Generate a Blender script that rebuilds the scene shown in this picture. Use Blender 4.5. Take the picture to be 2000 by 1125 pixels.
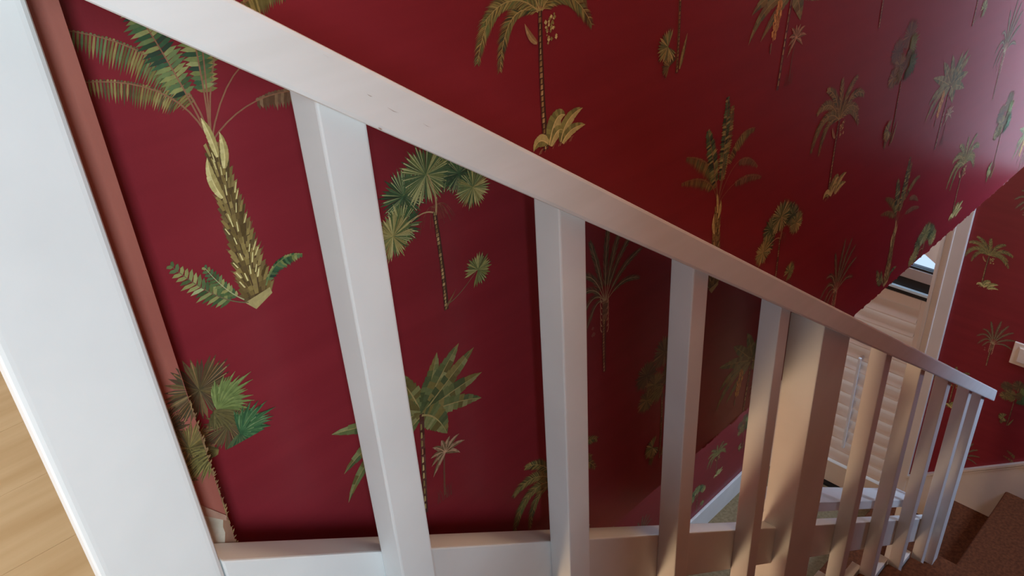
import bpy, bmesh, math, random
from mathutils import Vector, Matrix
for o in list(bpy.data.objects): bpy.data.objects.remove(o, do_unlink=True)
SC = bpy.context.scene
COL = SC.collection
# All plan figures below are metres measured from the photographer's eye:
# X runs down the stair, Y towards the papered wall, Z up; ZO lifts the lower floor to zero.
ZO = 3.184

# ------------------------------------------------------------------ camera
def make_camera():
    p, r, y = math.radians(30.694), math.radians(3.832), math.radians(42.52)
    F = Vector((math.sin(y)*math.cos(p), math.cos(y)*math.cos(p), -math.sin(p)))
    R = Vector((math.cos(y), -math.sin(y), 0)); D = F.cross(R)
    R2 = math.cos(r)*R + math.sin(r)*D; D2 = -math.sin(r)*R + math.cos(r)*D
    cd = bpy.data.cameras.new('camera'); cd.sensor_width = 36; cd.lens = 36*1610/2000
    cd.clip_start = 0.02; cd.clip_end = 60
    co = bpy.data.objects.new('camera', cd); COL.objects.link(co)
    m = Matrix((R2, -D2, -F)).transposed().to_4x4(); m.translation = Vector((0, 0, ZO))
    co.matrix_world = m; SC.camera = co
make_camera()
# ------------------------------------------------------------------ world, daylight, exposure
w = bpy.data.worlds.new('daylight'); SC.world = w; w.use_nodes = True
bg = w.node_tree.nodes['Background']; bg.inputs[0].default_value = (0.62, 0.78, 1.0, 1); bg.inputs[1].default_value = 1.1
def area(name, loc, aim, sx, sy, watts, colr):
    l = bpy.data.lights.new(name, 'AREA'); l.shape = 'RECTANGLE'; l.size = sx; l.size_y = sy; l.energy = watts; l.color = colr
    o = bpy.data.objects.new(name, l); COL.objects.link(o)
    o.location = Vector(loc)+Vector((0, 0, ZO)); o.rotation_euler = (Vector(aim)-Vector(loc)).to_track_quat('-Z', 'Y').to_euler()
# daylight that enters by the landing window (behind the photographer), the stair window and the room window
area('landing_window_daylight', (-0.75, -1.36, 0.35), (-0.75, 0, 0.3), 0.5, 1.2, 47.0, (0.70, 0.90, 1.0))
area('landing_side_window_daylight', (-1.96, -0.72, -0.41), (0, -0.2, -0.5), 0.95, 0.6, 10.0, (0.80, 0.93, 1.0))
area('stair_window_daylight', (2.86, -0.97, -0.1), (2.80, 1.0, -0.65), 0.52, 1.05, 68.0, (0.52, 0.72, 1.0))
area('end_window_daylight', (3.19, 0.40, -0.72), (2.0, 0.36, -0.8), 0.13, 1.1, 1.1, (0.66, 0.80, 1.0))
area('door_light_daylight', (3.275, 1.22, -1.52), (2.0, 1.3, -2.3), 0.48, 0.5, 5.5, (0.58, 0.76, 1.0))
area('room_window_daylight', (-1.9, 1.7, 0.35), (0, 1.7, 0.1), 1.3, 1.2, 50.0, (0.95, 0.97, 1.0))
vs = SC.view_settings
SC.display_settings.display_device = 'sRGB'
vs.view_transform = 'Standard'; vs.look = 'None'; vs.gamma = 1; vs.use_curve_mapping = False; vs.exposure = 0.0

# ------------------------------------------------------------------ materials
def lin(c):
    return tuple((x/12.92 if x <= .04045 else ((x+.055)/1.055)**2.4) for x in [v/255 for v in c])
def mat(name, rgb, rough=.5, rgb2=None, scale=(8, 8, 8), detail=4, bump=0, bscale=200, spec=.5, fac=(.35, .65)):
    m = bpy.data.materials.new(name); m.use_nodes = True; nt = m.node_tree; b = nt.nodes['Principled BSDF']
    b.inputs['Roughness'].default_value = rough; b.inputs['Specular IOR Level'].default_value = spec
    tc = nt.nodes.new('ShaderNodeTexCoord'); mp = nt.nodes.new('ShaderNodeMapping'); mp.inputs['Scale'].default_value = scale
    nt.links.new(tc.outputs['Object'], mp.inputs[0])
    n = nt.nodes.new('ShaderNodeTexNoise'); n.inputs['Scale'].default_value = 1; n.inputs['Detail'].default_value = detail
    nt.links.new(mp.outputs[0], n.inputs['Vector'])
    cr = nt.nodes.new('ShaderNodeValToRGB'); cr.color_ramp.elements[0].position = fac[0]; cr.color_ramp.elements[1].position = fac[1]
    cr.color_ramp.elements[0].color = lin(rgb)+(1,); cr.color_ramp.elements[1].color = lin(rgb2 or rgb)+(1,)
    nt.links.new(n.outputs[0], cr.inputs[0]); nt.links.new(cr.outputs[0], b.inputs['Base Color'])
    if bump:
        n2 = nt.nodes.new('ShaderNodeTexNoise'); n2.inputs['Scale'].default_value = bscale; n2.inputs['Detail'].default_value = 3
        nt.links.new(tc.outputs['Object'], n2.inputs['Vector'])
        bp = nt.nodes.new('ShaderNodeBump'); bp.inputs['Strength'].default_value = bump; bp.inputs['Distance'].default_value = .002
        nt.links.new(n2.outputs[0], bp.inputs['Height']); nt.links.new(bp.outputs[0], b.inputs['Normal'])
    return m
M = {}
M['paper'] = mat('red_wallpaper', (126, 37, 46), .33, (132, 40, 49), (3, 3, 40), 5, .05, 500, .32)
M['paper_back'] = mat('paper_backing', (196, 188, 172), .8, (170, 158, 140), (60, 60, 60))
M['paint'] = mat('white_gloss_paint', (224, 226, 226), .42, (217, 219, 219), (9, 9, 9), 3, .03, 120)
M['rail'] = mat('worn_white_paint', (225, 225, 224), .45, (219, 219, 217), (6, 40, 40), 4, .03, 120)
M['trim'] = mat('cream_trim_paint', (222, 214, 206), .4, (212, 204, 196), (4, 4, 4))
M['door'] = mat('shutter_paint', (226, 212, 200), .45, (218, 203, 190), (4, 4, 4))
M['plaster'] = mat('ceiling_plaster', (200, 192, 180), .9, (192, 184, 171), (3, 3, 3), 4, .1, 60)
M['carpet'] = mat('brown_stair_carpet', (112, 66, 42), .95, (86, 50, 33), (90, 90, 90), 6, .6, 700, .1)
M['hall_carpet'] = mat('beige_hall_carpet', (150, 134, 104), .95, (128, 112, 84), (70, 70, 70), 6, .5, 600, .1)
M['dark'] = mat('black_gap', (10, 10, 11), .6, (16, 16, 18))
M['mauve'] = mat('greyed_glazing_bar', (176, 162, 156), .5, (168, 154, 148))
M['plate'] = mat('switch_plastic', (232, 222, 212), .35, (228, 218, 207), spec=.5)
M['iron'] = mat('lamp_metal', (190, 180, 165), .3, (180, 170, 155))
def wood():
    m = mat('oak_floor', (216, 184, 138), .42, (196, 160, 112), (3, 34, 34), 8, .05, 150, .5, (.3, .7))
    return m
M['wood'] = wood()
def print_mat():
    m = bpy.data.materials.new('printed_ink'); m.use_nodes = True; nt = m.node_tree; b = nt.nodes['Principled BSDF']
    a = nt.nodes.new('ShaderNodeAttribute'); a.attribute_name = 'ink'
    n = nt.nodes.new('ShaderNodeTexNoise'); n.inputs['Scale'].default_value = 260; n.inputs['Detail'].default_value = 3
    tc = nt.nodes.new('ShaderNodeTexCoord'); nt.links.new(tc.outputs['Object'], n.inputs['Vector'])
    mr = nt.nodes.new('ShaderNodeMapRange'); mr.inputs['To Min'].default_value = .95; mr.inputs['To Max'].default_value = 1.75
    nt.links.new(n.outputs[0], mr.inputs['Value'])
    mx = nt.nodes.new('ShaderNodeVectorMath'); mx.operation = 'SCALE'
    nt.links.new(a.outputs['Color'], mx.inputs[0]); nt.links.new(mr.outputs[0], mx.inputs['Scale'])
    nt.links.new(mx.outputs[0], b.inputs['Base Color']); b.inputs['Roughness'].default_value = .42
    return m
M['ink'] = print_mat()
def glass_mat():
    m = bpy.data.materials.new('window_glass'); m.use_nodes = True; nt = m.node_tree; b = nt.nodes['Principled BSDF']
    b.inputs['Base Color'].default_value = (.9, .95, 1, 1); b.inputs['Roughness'].default_value = .02; b.inputs['Transmission Weight'].default_value = 1
    b.inputs['IOR'].default_value = 1.02
    return m
M['glass'] = glass_mat()
def glow(name, rgb, s):
    m = bpy.data.materials.new(name); m.use_nodes = True; b = m.node_tree.nodes['Principled BSDF']
    b.inputs['Base Color'].default_value = rgb+(1,); b.inputs['Emission Color'].default_value = rgb+(1,); b.inputs['Emission Strength'].default_value = s
    return m

# ------------------------------------------------------------------ helpers
def tag(o, label=None, cat=None, group=None, kind=None):
    for k, v in (('label', label), ('category', cat), ('group', group), ('kind', kind)):
        if v: o[k] = v
    return o
def put(o, parent=None):
    COL.objects.link(o)
    if parent is not None:
        o.parent = parent; o.matrix_parent_inverse = Matrix.Translation(-BASE[parent.name])
    return o
BASE = {}
def empty(name, loc):
    o = bpy.data.objects.new(name, None); o.location = Vector(loc)+Vector((0, 0, ZO)); COL.objects.link(o); o.empty_display_size = .05
    BASE[o.name] = Vector(o.location); return o
def mesh(name, bm, m, parent=None, smooth=False):
    for v in bm.verts: v.co.z += ZO
    me = bpy.data.meshes.new(name); bm.normal_update(); bm.to_mesh(me); bm.free()
    me.materials.append(M[m] if isinstance(m, str) else m)
    if smooth:
        for p in me.polygons: p.use_smooth = True
    o = bpy.data.objects.new(name, me); put(o, parent)
    BASE[o.name] = Vector((0, 0, 0)); return o
def box(bm, x0, x1, y0, y1, z0, z1, bev=0, seg=2):
    return hexa(bm, [(x0, y0, z0), (x1, y0, z0), (x1, y1, z0), (x0, y1, z0), (x0, y0, z1), (x1, y0, z1), (x1, y1, z1), (x0, y1, z1)], bev, seg)
def hexa(bm, P, bev=0, seg=2):
    vs_ = [bm.verts.new(p) for p in P]
    fs = [bm.faces.new([vs_[i] for i in q]) for q in ((3, 2, 1, 0), (4, 5, 6, 7), (0, 1, 5, 4), (1, 2, 6, 5), (2, 3, 7, 6), (3, 0, 4, 7))]
    if bev:
        es = list({e for f in fs for e in f.edges})
        bmesh.ops.bevel(bm, geom=es, offset=bev, segments=seg, profile=.6, affect='EDGES')
def bx(name, m, x0, x1, y0, y1, z0, z1, parent=None, bev=0, seg=2):
    bm = bmesh.new(); box(bm, x0, x1, y0, y1, z0, z1, bev, seg); return mesh(name, bm, m, parent)
def boxes(name, m, L, parent=None, bev=0):
    bm = bmesh.new()
    for b in L: box(bm, *b, bev)
    return mesh(name, bm, m, parent)
SL = .7131                                             # pitch of the flight
def sloped(name, m, x0, x1, y0, y1, zb, zt, parent=None, bev=0, seg=2, sl=SL):
    """bar parallel to the flight, plumb-cut ends; zb / zt are its lower and upper heights where X = 0"""
    bm = bmesh.new()
    P = [(x, y, z-sl*x) for z in (zb, zt) for x, y in ((x0, y0), (x1, y0), (x1, y1), (x0, y1))]
    hexa(bm, P, bev, seg); return mesh(name, bm, m, parent)
def prism(name, m, pts, axis, a0, a1, parent=None):
    """polygon given in the two other axes, swept along axis ('x' or 'y')"""
    bm = bmesh.new()
    f = (lambda p, a: (a, p[0], p[1])) if axis == 'x' else (lambda p, a: (p[0], a, p[1]))
    A = [bm.verts.new(f(p, a0)) for p in pts]; B = [bm.verts.new(f(p, a1)) for p in pts]; n = len(pts)
    bm.faces.new(A); bm.faces.new(B[::-1])
    for i in range(n): bm.faces.new((A[i], B[i], B[(i+1) % n], A[(i+1) % n]))
    bmesh.ops.recalc_face_normals(bm, faces=bm.faces); return mesh(name, bm, m, parent)

# ------------------------------------------------------------------ levels
RISE, GO = .174, .244
UF = -.748; LF = -3.184; SOF = -1.0155; CEIL = 1.62
YA = .600; YS = .5655; XB = 3.22; YD = 1.56; YN = -.42
XS = .054                                              # first riser

# ------------------------------------------------------------------ the setting
S = dict(kind='structure')
wallA = boxes('wall_far', 'paper', [(.150, XB, YA, YA+.12, SOF, CEIL)]); tag(wallA, 'dark red palm-tree wallpaper wall rising beyond the stair rail', **S)
stub = boxes('wall_return', mat('sheen_tinted_wallpaper', (164, 98, 84), .5, (152, 84, 74), (20, 20, 6), 5, .05, 500, .4), [(.085, .163, YS, YA+.12, SOF, CEIL)]); tag(stub, 'narrow papered wall end beside the white newel post', **S)  # paper colour lightened to stand in for window sheen on this strip
wallB = boxes('wall_end', 'paper', [(XB, XB+.1, -1.5, .33, LF, CEIL), (XB, XB+.1, .33, .47, LF, -1.29), (XB, XB+.1, .33, .47, -.15, CEIL), (XB, XB+.1, .47, .94, LF, CEIL),
    (XB, XB+.1, .94, 1.5, -1.2, CEIL), (XB, XB+.1, 1.5, 3.1, LF, CEIL)]); tag(wallB, 'dark red palm-tree wallpaper wall at the foot of the stairs', **S)
wallD = boxes('wall_corridor', 'paper', [(-1.5, XB, YD, YD+.1, LF, SOF)]); tag(wallD, 'palm-tree wallpaper wall of the lower corridor seen under the upper wall', **S)
boxes('wall_near', mat('tan_plaster', (158, 100, 64), .9, (150, 93, 58), (3, 3, 3)), [(XS, 2.57, YN-.12, YN, LF, CEIL), (-.15, XS, YN-.12, YN, UF, CEIL), (3.15, XB, YN-.12, YN, LF, CEIL), (2.57, 3.15, YN-.12, YN, .52, CEIL)])['kind'] = 'structure'
boxes('wall_baffle_alcove', 'paper', [(2.47, 2.57, -1.12, YN-.12, LF, CEIL), (3.15, XB, -1.12, YN-.12, LF, CEIL), (2.57, 3.15, -1.12, -1.0, LF, -.68), (2.57, 3.15, -1.12, -1.0, .48, CEIL), (2.57, 3.15, -1.0, YN-.12, .52, .62)])['kind'] = 'structure'  # unseen alcove added to keep the window light on the right end
boxes('wall_left', 'paper', [(-2.1, -2, -1.5, -1.22, UF-.2, CEIL), (-2.1, -2, -1.22, -.22, UF-.2, -.72), (-2.1, -2, -1.22, -.22, -.09, CEIL), (-2.1, -2, -.22, 1.05, UF-.2, CEIL), (-2.1, -2, 2.35, 3.1, UF-.2, CEIL), (-2.1, -2, 1.05, 2.35, UF-.2, -.25), (-2.1, -2, 1.05, 2.35, .95, CEIL)])['kind'] = 'structure'
boxes('wall_landing', 'paper', [(-2, -1.02, -1.5, -1.4, UF, CEIL), (-.48, -.15, -1.5, -1.4, UF, CEIL), (-1.02, -.48, -1.5, -1.4, UF, -.27), (-1.02, -.48, -1.5, -1.4, .97, CEIL), (-.15, -.03, -1.5, YN-.12, UF, CEIL)])['kind'] = 'structure'
bx('wall_back', 'plaster', -2, XB, 3.0, 3.1, UF-.2, CEIL)['kind'] = 'structure'
bx('wall_corridor_end', 'plaster', -1.6, -1.5, .6, YD+.1, LF, SOF)['kind'] = 'structure'
bx('ceiling', 'plaster', -2.1, XB+.1, -1.5, 3.1, CEIL, CEIL+.1)['kind'] = 'structure'
boxes('ceiling_corridor', 'plaster', [(-1.6, XB, YA+.12, YD+.1, SOF, UF-.02), (-2, XB, YD+.1, 3.0, SOF, UF-.02)])['kind'] = 'structure'
bx('ceiling_landing', 'plaster', -2, .0, -1.4, YA+.12, SOF, UF-.02)['kind'] = 'structure'
floorL = bx('floor_lower', 'hall_carpet', -1.6, XB+.6, -.6, YD+.1, LF-.05, LF); tag(floorL, 'beige carpet of the lower corridor', **S)
floorU = boxes('floor', 'wood', [(-2, .003, -1.4, 3.0, UF-.02, UF-.012), (.003, .084, .48, YA+.12, UF-.02, UF-.012), (.003, XB, YA+.12, 3.0, UF-.02, UF-.012)]); tag(floorU, 'pale oak floor of the upper landing left of the newel', **S)
rnd = random.Random(4)
y = -1.4; row = 0
while y < 3.0:                                         # oak boards run along the flight
    x = -2.0 - rnd.random()*.9
    y1 = min(y+.145, 3.0)
    while x < XB:
        x1 = x + 1.3 + rnd.random()*.5
        lim = .004 if y < .40 else .052 if y < .5 else .084 if y < YA+.12-.05 else min(XB, 1.6)
        a, b = max(x, -2.0), min(x1, lim)
        if b-a > .05:
            bx('floor_board', 'wood', a+.0002, b-.0002, y+.0002, y1-.0002, UF-.012, UF+rnd.uniform(-.0002, 0), floorU, .0005, 1)
        x = x1
    y = y1
# ------------------------------------------------------------------ printed palms of the wallpaper
GR = [(92, 104, 62), (74, 92, 56), (112, 118, 70), (60, 80, 50), (128, 128, 78)]
OL = [(108, 100, 56), (90, 84, 48), (126, 114, 66), (74, 68, 42)]
DG = [(40, 66, 44), (52, 80, 54), (34, 54, 40), (64, 92, 58)]
YE = [(158, 146, 92), (138, 126, 74), (176, 164, 110), (118, 106, 60)]
BR = [(92, 60, 44), (120, 84, 56), (74, 46, 36), (140, 104, 72)]
class Motif:
    def __init__(s, seed): s.p = []; s.r = random.Random(seed); s.k = 0
    def poly(s, pts, c, layer):
        s.k += 1; s.p.append(([(x/1000., z/1000.) for x, z in pts], lin(c), layer+s.k*1e-6))
    def pick(s, pal, j=9):
        c = s.r.choice(pal); d = s.r.uniform(-j, j); return tuple(max(5, min(250, v+d)) for v in c)
    def curve(s, P, n):
        out = []
        for i in range(n+1):
            t = i/n
            if len(P) == 3: x, z = [(1-t)**2*P[0][k]+2*t*(1-t)*P[1][k]+t*t*P[2][k] for k in (0, 1)]
            else: x, z = [P[0][k]*(1-t)+P[1][k]*t for k in (0, 1)]
            out.append((x, z))
        return out
    def strip(s, P, w0, w1, c, layer, n=10):
        C = s.curve(P, n)
        L = []; R = []
        for i, (x, z) in enumerate(C):
            a = C[max(0, i-1)]; b = C[min(n, i+1)]; dx, dz = b[0]-a[0], b[1]-a[1]; l = math.hypot(dx, dz) or 1
            w = (w0+(w1-w0)*i/n)/2; L.append((x-dz/l*w, z+dx/l*w)); R.append((x+dz/l*w, z-dx/l*w))
        for i in range(n): s.poly((L[i], R[i], R[i+1], L[i+1]), c if not isinstance(c, list) else s.pick(c), layer)
    def frond(s, P, ln, pal, layer, t0=.18, sides=(1, 1), n=26, fwd=.75, rib=(120, 96, 62), w=1.6, lw=.62):
        C = s.curve(P, n); tot = sum(math.dist(C[i], C[i+1]) for i in range(n)); step = tot/n
        for i in range(int(n*t0), n+1):
            a = C[max(0, i-1)]; b = C[min(n, i+1)]; dx, dz = b[0]-a[0], b[1]-a[1]; l = math.hypot(dx, dz) or 1; dx /= l; dz /= l
            t = i/n; prof = ln*(math.sin(math.pi*min(1, .2+.72*(t-t0)/(1-t0)))**.7)
            for q, sd in ((1, sides[0]), (-1, sides[1])):
                if sd <= 0: continue
                L = prof*sd*s.r.uniform(.82, 1.1); nx, nz = -dz*q, dx*q
                ex, ez = nx*(1-fwd*.5)+dx*fwd, nz*(1-fwd*.5)+dz*fwd; m_ = math.hypot(ex, ez); ex /= m_; ez /= m_
                x, z = C[i]; h = step*lw
                tip = (x+ex*L, z+ez*L-.10*L)
                mid = (x+ex*L*.55, z+ez*L*.55)
                s.poly(((x-dx*h*.5, z-dz*h*.5), (mid[0]-dx*h*.75, mid[1]-dz*h*.75), tip, (mid[0]+dx*h*.55, mid[1]+dz*h*.55), (x+dx*h*.5, z+dz*h*.5)), s.pick(pal), layer)
        s.strip(P, w, w*.4, rib, layer+1, 12)
    def fan(s, c, r, pal, layer, a0=0, a1=360, n=26, core=None, sx=1.0):
        for i in range(n):
            a = math.radians(a0+(a1-a0)*(i+.5)/n+s.r.uniform(-2, 2)); da = math.radians((a1-a0)/n*.52); R = r*s.r.uniform(.86, 1.06)
            pt = lambda rr, aa: (c[0]+rr*math.cos(aa)*sx, c[1]+rr*math.sin(aa))
            s.poly((pt(-r*.03, a), pt(R*.70, a-da), pt(R, a), pt(R*.70, a+da)), s.pick(pal), layer)
            s.poly((pt(r*.1, a-da*.12), pt(R*.88, a-da*.2), pt(R*.88, a+da*.2)), s.pick(core or pal, 5), layer+1)
    def leaf(s, P, w, pal, layer, rib=(150, 140, 92), n=12, tear=.25):
        C = s.curve(P, n); L = []; R = []
        for i, (x, z) in enumerate(C):
            a = C[max(0, i-1)]; b = C[min(n, i+1)]; dx, dz = b[0]-a[0], b[1]-a[1]; l = math.hypot(dx, dz) or 1; t = i/n
            ww = w*.5*(math.sin(math.pi*(.06+.94*t)**.85)**.75 if t < 1 else .02)
            L.append((x-dz/l*ww, z+dx/l*ww)); R.append((x+dz/l*ww, z-dx/l*ww))
        for i in range(n):
            for E, q in ((L, 0), (R, 1)):
                k = s.r.uniform(0, tear); e0, e1, c0, c1 = E[i], E[i+1], C[i], C[i+1]
                e0 = tuple(e0[j]+(c0[j]-e0[j])*k*.5 for j in (0, 1)); s.poly((c0, e0, e1, c1), s.pick(pal[q::2] or pal, 7), layer)
        s.strip(P, w*.07+.5, .4, rib, layer+1, 10)
    def ringtrunk(s, P, w0, w1, layer, n=22, pal=None, dark=(58, 36, 28)):
        C = s.curve(P, n)
        for i in range(n):
            (x0, z0), (x1, z1) = C[i], C[i+1]; w = (w0+(w1-w0)*i/n)/2; g = .22
            zz0 = z0+(z1-z0)*g; xx0 = x0+(x1-x0)*g
            s.poly(((x0-w, z0), (x0+w, z0), (x1+w, z1), (x1-w, z1)), dark, layer)
            s.poly(((xx0-w*.95, zz0), (xx0+w*.35, zz0), (x1+w*.45, z1), (x1-w*.7, z1)), s.pick(pal or BR), layer+1)
            s.poly(((xx0-w*.5, zz0), (xx0+w*.0, zz0), (x1+w*.05, z1), (x1-w*.2, z1)), s.pick(YE), layer+2)
    def scaletrunk(s, P, w0, w1, layer, n=24):
        C = s.curve(P, n)
        for i in range(n):
            x, z = C[i]; w = (w0+(w1-w0)*i/n)/2; h = math.dist(C[0], C[n])/n
            s.poly(((x-w, z), (x+w, z), (x+w*.98, z+h*1.1), (x-w*.98, z+h*1.1)), (70, 52, 32), layer)
            for k in range(5):
                cx = x+(-.85+.42*k+s.r.uniform(-.08, .08))*w; hw = w*.24; lean = (k-2)*.35*w*.5; hh = h*s.r.uniform(1.5, 2.2)
                s.poly(((cx-hw*.6, z), (cx+hw*.6, z), (cx+hw+lean, z+hh), (cx-hw*.8+lean, z+hh*.9)), s.pick([(112, 94, 54), (94, 76, 42), (128, 110, 64), (80, 64, 36)]), layer+1)
                if s.r.random() < .22: s.poly(((cx-hw*.3, z+h*.1), (cx+hw*.2, z+h*.1), (cx+hw*.4+lean, z+hh*.8), (cx+lean, z+hh*.8)), (196, 184, 128), layer+2)
            for q in (-1, 1):
                if s.r.random() < .7: s.poly(((x+q*w*.8, z), (x+q*w*1.05, z+h*.3), (x+q*w*(1.3+.4*s.r.random()), z+h*2.1), (x+q*w*.95, z+h*1.2)), (104, 70, 48), layer)
    def build(s, name):
        s.p.sort(key=lambda e: e[2]); s.p = [(a, c, i*3.5e-7) for i, (a, c, h) in enumerate(s.p)]      # ink layers stacked in order
        me = bpy.data.meshes.new(name); fill(me, s.p); return me
def fill(me, polys):
    V = []; Fc = []; Cc = []
    for pts, c, h in polys:
        i = len(V); V += [(x, -h, z) for x, z in pts]; Fc.append(list(range(i, i+len(pts)))); Cc += [c+(1,)]*len(pts)
    me.from_pydata(V, [], Fc); at = me.color_attributes.new('ink', 'FLOAT_COLOR', 'CORNER')
    at.data.foreach_set('color', [v for c in Cc for v in c]); me.materials.append(M['ink']); me.update()
def clip(polys, x0, x1, z0, z1):
    out = []
    for pts, c, h in polys:
        for ax, lim, sg in ((0, x0, 1), (0, x1, -1), (1, z0, 1), (1, z1, -1)):
            q = []
            for i in range(len(pts)):
                a, b = pts[i], pts[(i+1) % len(pts)]; da, db = (a[ax]-lim)*sg, (b[ax]-lim)*sg
                if da >= 0: q.append(a)
                if da*db < 0: t = da/(da-db); q.append((a[0]+(b[0]-a[0])*t, a[1]+(b[1]-a[1])*t))
            pts = q
            if len(pts) < 3: break
        if len(pts) >= 3: out.append((pts, c, h))
    return out
def motifs():
    D = {}
    t = Motif(1); nk = (-6, 140)                       # thick-trunked palm with ferns at its foot
    RIB = (124, 84, 62)
    t.frond([nk, (-6, 215), (-88, 240)], 17, OL+GR[:2], 2, .25, (1.1, .12), 62, -.05, RIB, 1.6, .6)
    t.frond([nk, (-18, 200), (-96, 206)], 14, OL, 1, .35, (1, .15), 58, -.05, RIB, 1.5, .6)
    t.frond([nk, (-20, 210), (-42, 262)], 15, DG+GR, 3, .3, (1, .9), 40, .2, RIB, 1.5, .8)
    t.frond([nk, (4, 210), (0, 296)], 13, GR+DG, 4, .3, (1, 1), 46, .2, RIB, 1.5, .8)
    t.frond([nk, (6, 205), (14, 280)], 12, OL+[(96, 62, 50)], 3, .3, (1, 1), 42, .2, RIB, 1.5, .8)
    t.frond([nk, (14, 250), (78, 232)], 17, OL, 2, .35, (.12, 1), 58, -.05, RIB, 1.5, .6)
    t.frond([nk, (34, 230), (96, 168)], 12, [(104, 80, 56), (90, 68, 46)], 1, .55, (.15, 1), 46, -.1, RIB, 1.4, .9)
    t.frond([nk, (40, 180), (110, 146)], 12, [(112, 84, 60), (92, 66, 48)], 1, .45, (.3, 1), 44, -.1, RIB, 1.4, .9)
    t.scaletrunk([(1, 2), (-3, 60), (-5, 136)], 23, 11, 5, 26)
    for P, wd in (([(-8, 96), (-15, 112), (-12, 130)], 8), ([(-4, 128), (-5, 148), (-9, 160)], 6.5), ([(-1, 118), (4, 132), (2, 146)], 7)):
        t.leaf(P, wd, [(172, 158, 104), (146, 130, 80), (184, 170, 118)], 8, (190, 176, 122), 10, .35)
    t.frond([(-9, 2), (-34, 12), (-60, 58)], 13, GR+[(140, 150, 104)], 7, .3, (1, .9), 20, .5, (96, 84, 60), 1.2, .8)
    t.frond([(-12, 6), (-26, 20), (-36, 46)], 8, GR, 7, .25, (1, 1), 14, .5, (150, 150, 110), 1, .8)
    t.frond([(9, 10), (22, 34), (46, 24)], 9, DG+GR, 7, .12, (.35, 1), 18, .3, (96, 110, 66), 1.4, .95)
    t.poly(((-12, 3), (12, 7), (13, 1), (-4, -7)), (150, 136, 90), 7)
    D['T'] = t
    f = Motif(2)                                       # tall fan palm
    for c, r, pal, ly in (((20, 148), 24, DG, 0), ((-34, 140), 28, DG, 0), ((-42, 112), 26, DG+GR, 1), ((34, 140), 22, DG, 1), ((50, 120), 24, GR+YE[:2], 2), ((-6, 152), 33, GR+[(140, 140, 92)], 3), ((-52, 106), 26, YE+GR[:2], 4)):
        f.fan(c, r, pal, ly, s0(f), 360+s0(f), 42, [(176, 170, 120), (60, 76, 48)])
    f.strip([(0, 108), (6, 128), (-4, 152)], 2.2, 1.4, (150, 128, 88), 6)
    f.strip([(0, 110), (-12, 120), (-30, 112)], 1.6, 1, (160, 136, 98), 6)
    for k in range(26):
        a = f.r.uniform(-.9, .9); l = f.r.uniform(14, 46); x = 3+l*math.sin(a)
        f.strip([(0, 116), (x*.5, 126), (x, 112-l*.45)], .7, .4, [(120, 66, 52), (98, 58, 44)], 0, 6)
    f.ringtrunk([(0, 0), (2, 50), (-1, 112)], 6, 5, 5, 26)
    f.strip([(3, 6), (16, 6), (44, 26)], 1.3, .9, (104, 84, 60), 3)
    f.fan((47, 27), 20, GR, 4, -120, 190, 26, YE)
    for k in range(5): f.strip([(0, 2), (3+k, 8), (6+k*2.2, 10+k*2)], 1.0, .4, (110, 86, 58), 6, 5)
    D['F'] = f
    p = Motif(3); nk = (2, 142)                        # coconut palm with banana leaves at its foot
    for P, l, ly in (([nk, (-40, 200), (-80, 176)], 13, 1), ([nk, (-60, 190), (-84, 114)], 13, 3), ([nk, (-44, 168), (-56, 100)], 11, 2), ([nk, (-20, 200), (-56, 208)], 12, 2), ([nk, (-4, 190), (-8, 214)], 11, 1),
        ([nk, (14, 196), (46, 206)], 12, 2), ([nk, (40, 196), (82, 166)], 13, 2), ([nk, (44, 172), (78, 116)], 13, 3), ([nk, (30, 176), (70, 142)], 11, 4), ([nk, (-34, 176), (-72, 148)], 12, 4)):
        p.frond([nk]+P[1:], l*1.35, OL+YE[1:2]+GR[:1]+(DG[:1] if ly == 2 else []), ly, .06, (.85, 1), 52, .75, (150, 134, 84), 1.4, .75)
    p.ringtrunk([(3, 0), (-1, 70), (2, 144)], 7.5, 5.5, 5, 24)
    for k in range(34):
        x, z = 16+p.r.uniform(-8, 8), 124+p.r.uniform(-14, 14); q = p.r.uniform(1.2, 2.4)
        p.poly(((x-q, z), (x, z-q), (x+q, z), (x, z+q)), p.pick(YE), 7)
    p.leaf([(-4, 114), (-14, 120), (-20, 136)], 7, [(150, 120, 84), (130, 98, 66)], 7, n=6, tear=.05)
    for P, wd in (([(8, 4), (18, 40), (34, 30)], 15), ([(10, 2), (20, 22), (30, 14)], 10), ([(26, 2), (34, 30), (62, 30)], 11), ([(28, 0), (40, 16), (66, 10)], 9), ([(6, 6), (-8, 20), (-16, 4)], 10)):
        p.leaf(P, wd*1.45, [(128, 128, 76), (166, 158, 104), (104, 106, 62)], 7, (190, 178, 122), 12, .3)
    for k in range(14): x = p.r.uniform(-14, 44); p.strip([(x, -2), (x+2, 2), (x+5, 3)], .9, .4, (150, 110, 84), 6, 4)
    D['P'] = p
    b = Motif(4); nk = (14, 134)                       # banana tree with a hanging bunch
    BN = [(86, 96, 58), (104, 110, 68), (66, 78, 48), (116, 118, 76)]
    for P, wd, ly in (([nk, (30, 160), (44, 200)], 20, 2), ([nk, (44, 170), (74, 196)], 20, 3), ([nk, (56, 160), (94, 180)], 18, 4), ([nk, (50, 142), (102, 142)], 20, 4), ([nk, (60, 128), (98, 108)], 18, 5), ([nk, (8, 170), (-12, 204)], 20, 1),
        ([nk, (-20, 170), (-52, 198)], 20, 2), ([nk, (-40, 160), (-92, 176)], 18, 3), ([nk, (-50, 150), (-88, 122)], 17, 3), ([nk, (-60, 140), (-90, 84)], 14, 4), ([nk, (-24, 120), (-60, 82)], 14, 5), ([nk, (34, 126), (44, 90)], 26, 6)):
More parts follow.
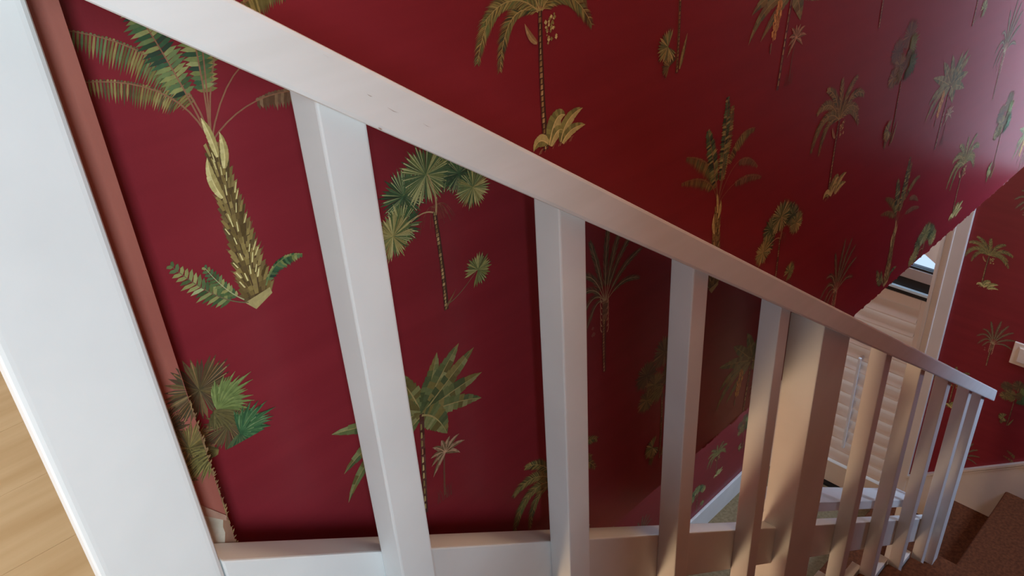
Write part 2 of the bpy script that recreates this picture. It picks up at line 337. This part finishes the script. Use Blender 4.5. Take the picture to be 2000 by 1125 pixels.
        b.leaf(P, wd*1.2, BN+OL[:2], ly, (140, 128, 82), 12, .45)
    b.strip([(0, 0), (6, 60), (14, 136)], 7, 6, [(84, 50, 42), (70, 40, 34)], 6, 16)
    for k in range(11): z = 6+k*11; x = 1+z*.09; b.poly(((x-2, z), (x+.4, z), (x+1, z+7), (x-.6, z+8)), b.pick(YE+BR[3:]), 7)
    for k in range(54):                                # the bunch
        tt = k/54; x = -26+10*tt+b.r.uniform(-8, 8)*(.5+math.sin(tt*3.1)*.6); z = 78+50*tt
        b.poly(((x-2, z+6), (x+1.2, z+6), (x+2, z-1), (x-.6, z-3)), b.pick([(188, 150, 84), (168, 128, 68), (146, 104, 54)]), 8)
    b.leaf([(-30, 74), (-32, 66), (-30, 58)], 6, [(96, 58, 52), (80, 46, 44)], 8, n=6)
    c = (38, 66)                                       # the little palm beside it
    for k in range(9):
        a = math.radians(-30+k*32); l = 26*b.r.uniform(.8, 1.15); b.leaf([c, (c[0]+l*.5*math.cos(a), c[1]+l*.5*math.sin(a)+4), (c[0]+l*math.cos(a), c[1]+l*math.sin(a)-2)], 6.5, [(120, 96, 74), (98, 82, 58), (150, 124, 100)], 8, (170, 140, 112), 7, .1)
    b.strip([(36, 62), (32, 34), (30, 6)], 2.2, 3, (96, 62, 48), 7)
    for k in range(10): x = b.r.uniform(14, 40); b.strip([(x, 0), (x+1, 10), (x+b.r.uniform(-3, 6), 18)], 1, .4, (92, 56, 46), 5, 4)
    D['B'] = b
    g = Motif(5); nk = (2, 108)                        # plumed palm with a notched trunk
    for P, l in (([nk, (-22, 150), (-52, 92)], 15), ([nk, (-26, 164), (-62, 126)], 15), ([nk, (-20, 170), (-46, 164)], 14), ([nk, (-12, 170), (-26, 206)], 14), ([nk, (0, 170), (8, 222)], 15), ([nk, (10, 170), (36, 212)], 15),
        ([nk, (18, 164), (58, 190)], 14), ([nk, (28, 150), (72, 158)], 14), ([nk, (34, 136), (70, 116)], 13), ([nk, (-14, 130), (-34, 88)], 12)):
        g.frond([nk]+P[1:], l*1.15, [(78, 76, 56), (64, 66, 48), (92, 88, 64), (100, 82, 62)], g.r.randint(0, 2), .2, (1, 1), 30, 1.1, (160, 150, 116), 1.1, .7)
    g.ringtrunk([(0, 0), (-2, 50), (0, 84)], 6, 8, 4, 18, [(112, 76, 60), (92, 60, 48)], (78, 42, 38))
    g.strip([(0, 80), (1, 96), (2, 112)], 9, 12, [(120, 92, 70), (100, 74, 56)], 4, 8)
    for k in range(12):
        z = 62+k*4.5; q = (-1)**k; g.strip([(q*5, z), (q*9, z+5), (q*8, z+12)], 1.6, .6, (176, 148, 120), 6, 5)
    for k in range(5): x, z = -24+g.r.uniform(-4, 4), 76+g.r.uniform(-8, 8); g.poly(((x-3, z), (x, z-3), (x+3, z), (x, z+3)), (120, 76, 66), 5)
    D['G'] = g
    q = Motif(6)                                       # clustered fan palm with a bush at its foot
    for c, r, pal, ly in (((-42, 186), 28, [(70, 64, 40), (58, 52, 36)], 0), ((0, 206), 32, [(96, 84, 52), (78, 68, 44), (64, 56, 38)], 1), ((-22, 158), 26, OL[1:], 1), ((-40, 140), 24, OL[1:], 2), ((14, 160), 26, [(82, 74, 46), (64, 56, 38)], 1)):
        q.fan(c, r, pal, ly, -20, 340, 34, BR)
    def spray(c, ang, l, pal, ly, n=26, sp=70):
        for k in range(n):
            a = math.radians(ang+(k/(n-1)-.5)*2*sp); ll = l*q.r.uniform(.7, 1.1)*(1-.35*abs(k/(n-1)-.5)*2); dr = -.12*ll*abs(math.cos(a))
            q.leaf([c, (c[0]+ll*.55*math.cos(a), c[1]+ll*.55*math.sin(a)+2), (c[0]+ll*math.cos(a), c[1]+ll*math.sin(a)+dr)], 3.4, pal, ly+(k % 3), pal[0], 5, .05)
    spray((9, 181), 30, 42, [(104, 118, 66), (90, 104, 58), (120, 132, 78)], 4, 26, 60)
    spray((6, 180), -60, 30, [(92, 84, 50), (76, 70, 42)], 3, 16, 60)
    spray((22, 146), 15, 38, [(44, 78, 50), (60, 96, 58), (92, 118, 78)], 5, 26, 75)
    spray((22, 146), -105, 34, [(40, 70, 46), (72, 84, 54)], 4, 16, 45)
    spray((0, 142), 190, 38, OL, 3, 20, 50)
    q.strip([(-2, 0), (0, 70), (-4, 150)], 4.4, 3.4, [(112, 78, 56), (88, 58, 44)], 2, 16)
    q.ringtrunk([(-1, 0), (1, 60), (-2, 130)], 4, 3.6, 3, 26)
    q.fan((-22, 36), 22, GR+YE[:2], 6, 60, 330, 22, YE)
    q.fan((-18, 12), 16, OL, 5, 20, 250, 18, BR); q.leaf([(3, 4), (10, 22), (16, 44)], 7, OL, 5)
    D['Q'] = q
    return D
def s0(f): return f.r.uniform(0, 10)
MO = motifs(); ME = {k: m.build('palm_print_'+k) for k, m in MO.items()}
TILE = dict(T=(.245, -.347), F=(.438, -.450), P=(.591, -.324), B=(.375, -.694), G=(.690, -.671), Q=(.827, -.298))
BB = {k: (min(x for p, _, _ in m.p for x, z in p), max(x for p, _, _ in m.p for x, z in p), min(z for p, _, _ in m.p for x, z in p), max(z for p, _, _ in m.p for x, z in p)) for k, m in MO.items()}
def paper(wall, frame, x0, x1, z0, z1, ou, ov, sc, off=.0004):
    """hang the half-drop pattern on a wall: frame(u) gives the world place and turn; ou, ov shift it"""
    U, V = .70*sc, .62*sc
    for k in range(-12, 13):
        for r in range(-6, 7):
            for n, (u, v) in TILE.items():
                u_, v_ = u*sc+k*U+ou, v*sc-k*V/2+r*V+ov
                if wall is wallA and n == 'Q' and k == -1: u_ += .052            # the paper is stretched towards the corner
                b = [e*sc for e in BB[n]]
                if u_+b[1] < x0 or u_+b[0] > x1 or v_+b[3] < z0 or v_+b[2] > z1: continue
                me = ME[n]; zlo = z0
                if wall is wallA and n == 'Q' and k == -1: zlo = max(z0, v_+.142)
                if u_+b[0] < x0 or u_+b[1] > x1 or v_+b[2] < zlo or v_+b[3] > z1:
                    P = clip(MO[n].p, (x0-u_)/sc, (x1-u_)/sc, (zlo-v_)/sc, (z1-v_)/sc)
                    if not P: continue
                    me = bpy.data.meshes.new('palm_print'); fill(me, P)
                o = bpy.data.objects.new('palm_print', me); COL.objects.link(o); o.parent = wall
                loc, rz = frame(u_); o.location = (loc[0], loc[1], v_+ZO); o.rotation_euler = (0, 0, rz); o.scale = (sc, 1, sc)
paper(wallA, lambda u: ((u, YA-.0002), 0), .164, XB-.002, SOF+.002, .42, 0, 0, 1.0345)
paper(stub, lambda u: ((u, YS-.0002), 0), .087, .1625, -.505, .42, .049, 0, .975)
paper(wallB, lambda u: ((XB-.0004, -u), -math.pi/2), -.855, -.48, -3.1, SOF+.3, -.773-.591*.98, -1.768+.324*.98, .98)
paper(wallD, lambda u: ((u, YD-.0004), 0), 1.0, XB-.01, -3.05, SOF-.01, 2.697-.591*.98, -2.92+.324*.98, .98)

# frayed paper along the two raw edges of the far wall, bare plaster where it tore off
def fray(name, parent, gen, n, seed, m):
    r = random.Random(seed); bm = bmesh.new()
    for i in range(n):
        P = gen(i/n, r); vs_ = [bm.verts.new(p) for p in P]; bm.faces.new(vs_)
    o = mesh(name, bm, m, parent); o['kind'] = 'stuff'; return o
def g1(t, r):
    x = .9+t*1.6+r.uniform(-.02, .02); l = r.uniform(.004, .03); h = r.uniform(.0004, .0022)*(1 if r.random() < .85 else 2)
    return [(x, YA-.0003, SOF+.003), (x+l, YA-.0003, SOF+.003), (x+l*.7, YA-.001, SOF-h), (x+l*.2, YA-.001, SOF-h*.6)]
fray('frayed_paper_edge', wallA, g1, 70, 3, 'paper')
def g2(t, r):
    z = -.40-.155*t+r.uniform(-.012, .012); h = r.uniform(.0006, .0035); e = r.uniform(.0002, .0012) if r.random() < .8 else .0026
    return [(.1625, YS-.0004, z), (.1625, YS-.0004, z+h), (.163+e, YS-.0008, z+h*1.6), (.163+e*.7, YS-.0008, z+h*.9)]
fray('frayed_paper_corner', stub, g2, 150, 7, mat('paper_fibre', (150, 122, 78), .8, (118, 84, 56), (90, 90, 90)))
def flat(name, m, pts, y, parent, t=.0006):
    return prism(name, m, pts, 'y', y, y-t, parent)
flat('torn_plaster_patch', 'paper_back', [(.120, -.470), (.126, -.480), (.138, -.497), (.150, -.511), (.1595, -.524), (.157, -.533), (.1572, -.541), (.1535, -.552), (.1525, -.565), (.120, -.565)], YS, stub)
flat('bare_board_patch', mat('bare_board', (142, 104, 82), .8, (120, 84, 66), (40, 40, 40)), [(.1595, -.523), (.163, -.529), (.163, -.566), (.1515, -.566), (.1525, -.556), (.157, -.540), (.1568, -.533)], YS-.0002, stub)
flat('lifted_paper_edge', mat('paper_underside', (176, 140, 122), .8, (158, 118, 100), (60, 60, 60)), [(.118, -.462), (.126, -.4715), (.140, -.490), (.1625, -.523), (.161, -.528), (.150, -.5155), (.137, -.501), (.125, -.486), (.118, -.480)], YS-.0007, stub)

# ------------------------------------------------------------------ skirting, door casing, louvred door, windows
base = bx('baseboard_corridor', 'paint', -1.5, XB, YD-.014, YD, LF, LF+.128, None, .004); tag(base, 'white baseboard along the lower corridor wall', **S)
ynose = .459
def skirt_top(yy): return -2.637-(yy-.63)*.815
pts = [(.857, skirt_top(.857)), (.44, skirt_top(.44)), (.40, -2.662+.185), (YN, -2.662+.185), (YN, -2.70), (ynose-.03, -2.70), (ynose, -2.86), (.70, -2.86), (.70, -3.03), (.857, -3.03)]
sk = prism('baseboard_end', 'trim', pts, 'x', XB-.014, XB); tag(sk, 'cream stepped skirting rising along the end wall of the stairs', **S)
def band(d0, d1, t):
    P = [(.857, skirt_top(.857)), (.44, skirt_top(.44)), (.40, -2.477), (YN, -2.477)]
    return prism('moulding', 'trim', [(a, z-d0) for a, z in P]+[(a, z-d1) for a, z in P[::-1]], 'x', XB-.014-t, XB-.013, sk)
band(-.002, .010, .006); band(.016, .024, .003)
cas = empty('trim_1', (XB, .9, LF)); tag(cas, 'moulded cream casing around the louvred door', **S)
bx('casing_board', 'trim', XB-.016, XB+.004, .857, .912, LF, -1.11, cas, .003)
bx('casing_board', 'trim', XB-.010, XB+.004, .910, .940, LF, -1.11, cas, .003)
bx('casing_bead', 'trim', XB-.020, XB, .906, .913, LF, -1.11, cas, .003)
bx('casing_bead', 'trim', XB-.014, XB+.002, .936, .942, LF, -1.11, cas, .0025)
bx('casing_head', 'trim', XB-.016, XB+.004, .94, 1.55, -1.20, -1.11, cas, .003)
bx('casing_board', 'trim', XB-.016, XB+.004, 1.5, 1.556, LF, -1.2, cas, .003)
bx('jamb', 'trim', XB+.0, XB+.14, .940, .955, LF, -1.20, cas, .001)
bx('jamb', 'trim', XB+.0, XB+.14, 1.487, 1.5, LF, -1.20, cas, .001)
dr = empty('door_1', (3.30, 1.22, LF)); tag(dr, 'cream louvred door with tilt rod at the end of the lower corridor', **S)
X0, X1 = 3.290, 3.325
bx('stile', 'door', X0, X1, .957, .995, LF+.018, -1.955, dr, .002)
bx('stile', 'door', X0, X1, 1.445, 1.485, LF+.018, -1.955, dr, .002)
bx('top_rail', 'door', X0, X1, .995, 1.445, -2.005, -1.955, dr, .002)
bx('bottom_rail', 'door', X0, X1, .995, 1.445, LF+.018, LF+.15, dr, .002)
z = -2.045; i = 0
while z > LF+.17:
    bm = bmesh.new(); a = math.radians(54 if z > -2.34 else 40); c_, s_ = math.cos(a), math.sin(a); ring = []
    for k in range(12):                                # lens-shaped slat
        e, q = .041*math.cos(k*math.pi/6), .0065*math.sin(k*math.pi/6); ring.append((3.308+e*c_-q*s_, z+e*s_+q*c_))
    A_ = [bm.verts.new((x_, .996, z_)) for x_, z_ in ring]; B_ = [bm.verts.new((x_, 1.444, z_)) for x_, z_ in ring]
    for k in range(12): bm.faces.new((A_[k], A_[(k+1) % 12], B_[(k+1) % 12], B_[k]))
    bm.faces.new(A_[::-1]); bm.faces.new(B_); bmesh.ops.recalc_face_normals(bm, faces=bm.faces); mesh('slat', bm, 'door', dr)
    z -= .0715; i += 1
bm = bmesh.new(); box(bm, 3.256, 3.268, 1.186, 1.199, -2.885, -2.335, .003); mesh('tilt_rod', bm, mat('rod_paint', (226, 232, 238), .35), dr)
bx('threshold', 'dark', X0-.02, X1+.02, .955, 1.487, LF, LF+.016, dr)
# the upper part: a slotted transom, dark gaps round a pale glazing bar, glass above with a sloping blind behind it
bx('dark_gap', 'dark', X0+.004, X1, .957, 1.485, -1.955, -1.925, dr)
bx('glazing_bar', mat('pale_blue_bar', (200, 222, 232), .3, (206, 226, 236)), X0-.010, X0+.006, .957, 1.485, -1.931, -1.919, dr, .001)
bx('dark_gap', 'dark', X0+.004, X1, .957, 1.485, -1.925, -1.872, dr)
bx('meeting_rail', 'mauve', X0, X1, .957, 1.485, -1.872, -1.822, dr, .002)
bx('dark_gap', 'dark', X0+.004, X1, .957, 1.485, -1.822, -1.812, dr)
bx('pane', 'glass', X0+.014, X0+.018, .957, 1.485, -1.812, -1.25, dr)
prism('sloping_blind', 'door', [(.957, -1.778), (1.02, -1.742), (1.14, -1.665), (1.485, -1.45), (1.485, -1.22), (.957, -1.22)], 'x', X0+.001, X0+.012, dr)
bx('upper_stile', 'door', X0, X1, .955, .966, -1.955, -1.22, dr, .001)
def window(name, label, box4, axis, at, sg):
    e = empty(name, (at, (box4[0]+box4[1])/2, box4[2]) if axis == 'x' else ((box4[0]+box4[1])/2, at, box4[2])); tag(e, label, **S)
    a0, a1, z0, z1 = box4
    def b(n, m, p0, p1, q0, q1, t0, t1):
        if axis == 'x': bx(n, m, min(at+t0*sg, at+t1*sg), max(at+t0*sg, at+t1*sg), p0, p1, q0, q1, e, .002 if m != 'glass' else 0)
        else: bx(n, m, p0, p1, min(at+t0*sg, at+t1*sg), max(at+t0*sg, at+t1*sg), q0, q1, e, .002 if m != 'glass' else 0)
    w_ = min(.045, (a1-a0)*.12)
    b('frame', 'trim', a0, a0+w_, z0, z1, .04, .09); b('frame', 'trim', a1-w_, a1, z0, z1, .04, .09)
    b('frame', 'trim', a0+w_, a1-w_, z0, z0+w_, .04, .09); b('frame', 'trim', a0+w_, a1-w_, z1-w_, z1, .04, .09)
    b('glazing_bar', 'trim', (a0+a1)/2-.012, (a0+a1)/2+.012, z0+w_, z1-w_, .05, .08)
    b('pane', 'glass', a0+w_, (a0+a1)/2-.012, z0+w_, z1-w_, .063, .067); b('pane', 'glass', (a0+a1)/2+.012, a1-w_, z0+w_, z1-w_, .063, .067)
window('window_1', 'narrow white framed window in the end wall', (.33, .47, -1.29, -.15), 'x', XB, 1)
window('window_4', 'white framed window lighting the foot of the stairs', (2.57, 3.15, -.68, .48), 'y', -1.0, -1)
window('window_5', 'low white framed side window of the landing', (-1.22, -.22, -.72, -.09), 'x', -2.0, -1)
window('window_2', 'white framed landing window', (-1.02, -.48, -.27, .97), 'y', -1.4, -1)
window('window_3', 'white framed window of the upper room', (1.05, 2.35, -.25, .95), 'x', -2.0, -1)

# ------------------------------------------------------------------ the stairs
st = empty('staircase', (1.3, .05, LF)); tag(st, 'brown carpeted staircase descending beside the white balustrade to a quarter landing', 'stairs')
def step(x0, x1, y0, y1, zt, down):
    bm = bmesh.new(); box(bm, x0, x1, y0, y1, zt-.05, zt, .012, 3)
    if down == 'x': box(bm, x1-.035, x1-.012, y0, y1, zt-RISE-.01, zt-.02)
    else: box(bm, x0, x1, y1-.035, y1-.012, zt-RISE-.01, zt-.02)
    mesh('carpeted_step', bm, 'carpet', st)
for k in range(1, 11):
    x0 = XS+GO*(k-1); step(x0-.02, x0+GO+.012, YN+.001, .535, UF-RISE*k, 'x')
bx('landing_edge', 'carpet', XS-.05, XS+.012, YN+.001, .44, UF-.05, UF, st, .012, 3); bx('landing_riser', 'carpet', XS-.03, XS-.01, YN+.001, .532, UF-RISE-.02, UF-.02, st)
step(XS+GO*10-.02, XB-.003, YN+.001, ynose+.012, UF-RISE*11, 'y')
bx('baffle_alcove_carpet', 'carpet', 2.57, 3.15, -1.0, YN, UF-RISE*11-.05, UF-RISE*11, st)  # floor of the added alcove
step(XS+GO*10-.02, XB-.003, ynose-.02, .712, UF-RISE*12, 'y')
step(XS+GO*10-.02, XB-.003, .68, .95, UF-RISE*13, 'y')
# outer string: saw-tooth board whose top edge shows white beside every tread
pts = []
for k in range(1, 11):
    x0 = XS+GO*(k-1); zt = UF-RISE*k+.012
    pts += [(x0+.012, zt), (x0+GO+.016, zt)]
pts += [(XS+GO*10+.016, UF-RISE*11-.05), (XS+GO*10-.1, UF-RISE*11-.16), (XS, UF-RISE*2-.16)]
prism('outer_string', 'paint', pts, 'y', .536, .562, st)
pts2 = [(.40, -2.70), (ynose+.014, -2.65), (ynose+.014, -2.824), (.714, -2.824), (.714, -2.998), (.952, -2.998), (.952, LF), (.40, LF)]
prism('lower_string', 'paint', pts2, 'x', XS+GO*10-.05, XS+GO*10-.024, st)

# ------------------------------------------------------------------ the balustrade
bal = empty('stair_balustrade', (1.3, .52, UF-1)); tag(bal, 'white painted wooden stair balustrade with square newel sloping down to the right', 'balustrade')
bm = bmesh.new()                                       # rail deepened to the wall to shade the paper below, its underside chamfered upwards
hexa(bm, [(x, y_, z_-SL*x) for q in (0, 1) for x, y_, z_ in ((.08, .490, (.030, .0752)[q]), (2.583, .490, (.030, .0752)[q]), (2.583, .592, (.0362, .0752)[q]), (.08, .592, (.0362, .0752)[q]))], .0035, 2)
hr = mesh('handrail', bm, 'rail', bal)
CH = mat('bare_nick', (186, 174, 166), .8, (160, 146, 136), (300, 300, 300))
for x, z, a, b in ((.3241, -.1767, .0022, .0007), (.3291, -.2030, .0016, .0010), (.3426, -.1927, .0050, .0004), (.2955, -.1423, .0030, .0004), (.372, -.213, .004, .0004)):   # small nicks in the paint
    prism('paint_nick', CH, [(x-a, z+a*.7), (x, z-a*.3+b), (x+a, z-a*.75), (x+a*.1, z-b-a*.1)], 'y', .4899, .4906, hr)
bx('newel_post', 'paint', .0535, .1385, .534, .5635, -1.75, .36, bal, .007, 4)
sloped('bottom_rail', 'paint', .1386, 2.44, .5352, .5645, -.540, -.433, bal, .002, 2, .755)
W_ = .0365
def baluster(xl, wd, y0, y1, zbot):
    bm = bmesh.new(); zt = lambda x: .034-SL*x
    P = [(x, y_, zbot) for x, y_ in ((xl, y0), (xl+wd, y0), (xl+wd, y1), (xl, y1))]+[(x, y_, zt(x)) for x, y_ in ((xl, y0), (xl+wd, y0), (xl+wd, y1), (xl, y1))]
    hexa(bm, P, .002, 2); return mesh('baluster', bm, 'paint', bal)
for i, (xl, wd) in enumerate(((.286, .0385), (.5275, .0385), (.768, .035), (1.013, .033), (1.511, .036), (1.764, .036), (2.02, .036), (2.272, .036), (2.438, .048))):
    k = int((xl+wd/2-XS)//GO)+1; baluster(xl, wd, .500, .535, UF-RISE*min(k, 10)-.002)
wp = baluster(1.186, .119, .502, .567, UF-RISE*5-.2); wp.name = 'intermediate_post'; wp['label'] = 'wider flat post among the balusters'
sloped('cap_board', 'paint', 1.30, 2.47, .600, .685, -.468, -.435, bal, .002, 2, .735)
bx('rear_post', 'paint', 1.34, 1.39, .605, .655, -2.6, -1.475, bal, .002)
bx('rear_post', 'paint', 2.41, 2.46, .605, .655, -3.0, -2.27, bal, .002)

# ------------------------------------------------------------------ the light switch
sw = empty('light_switch', (XB, .56, -2.0)); tag(sw, 'cream double rocker light switch on the red palm wallpaper', 'light switch')
bx('plate', 'plate', XB-.007, XB, .482, .602, -2.052, -1.951, sw, .003, 3)
for a, b in ((.508, .540), (.546, .579)):
    bx('surround', 'plate', XB-.0085, XB-.006, a-.003, b+.003, -2.037, -1.966, sw, .001); bx('rocker', 'plate', XB-.012, XB-.007, a, b, -2.034, -1.969, sw, .002, 2)

# ------------------------------------------------------------------ the corridor wall lamp
LX, LY, LZ = -.85, 1.44, -1.95
cl = empty('wall_lamp', (LX, YD, LZ)); tag(cl, 'warm globe wall lamp on the lower corridor wall', 'lamp')
bm = bmesh.new(); bmesh.ops.create_uvsphere(bm, u_segments=24, v_segments=14, radius=.06, matrix=Matrix.Translation((LX, LY, LZ))); mesh('globe', bm, glow('warm_globe', (1.0, .74, .42), 6.0), cl, True)
bx('backplate', 'iron', LX-.05, LX+.05, YD-.012, YD-.0005, LZ-.07, LZ+.07, cl, .004); bx('arm', 'iron', LX-.012, LX+.012, LY+.05, YD-.01, LZ-.012, LZ+.012, cl, .003)
l = bpy.data.lights.new('corridor_lamp_light', 'POINT'); l.energy = 64; l.color = (1.0, .68, .40); l.shadow_soft_size = .24
o = bpy.data.objects.new('corridor_lamp_light', l); put(o, cl); o.location = (LX, LY-.32, LZ+ZO)
# ------------------------------------------------------------------ the lamp over the stairs
UX, UY = 1.0, .20
ul = empty('stair_lamp', (UX, UY, CEIL)); tag(ul, 'round warm ceiling lamp high over the stairs', 'lamp')
bm = bmesh.new(); bmesh.ops.create_uvsphere(bm, u_segments=24, v_segments=14, radius=.09, matrix=Matrix.Translation((UX, UY, CEIL-.06))); mesh('globe', bm, glow('warm_stair_globe', (1.0, .78, .52), 4.0), ul, True)
bm = bmesh.new(); bmesh.ops.create_cone(bm, cap_ends=True, segments=24, radius1=.08, radius2=.10, depth=.02, matrix=Matrix.Translation((UX, UY, CEIL-.01))); mesh('rose', bm, 'iron', ul)
l = bpy.data.lights.new('stair_lamp_light', 'POINT'); l.energy = 32; l.color = (1.0, .72, .46); l.shadow_soft_size = .08
o = bpy.data.objects.new('stair_lamp_light', l); put(o, ul); o.location = (UX, UY, CEIL-.25+ZO)
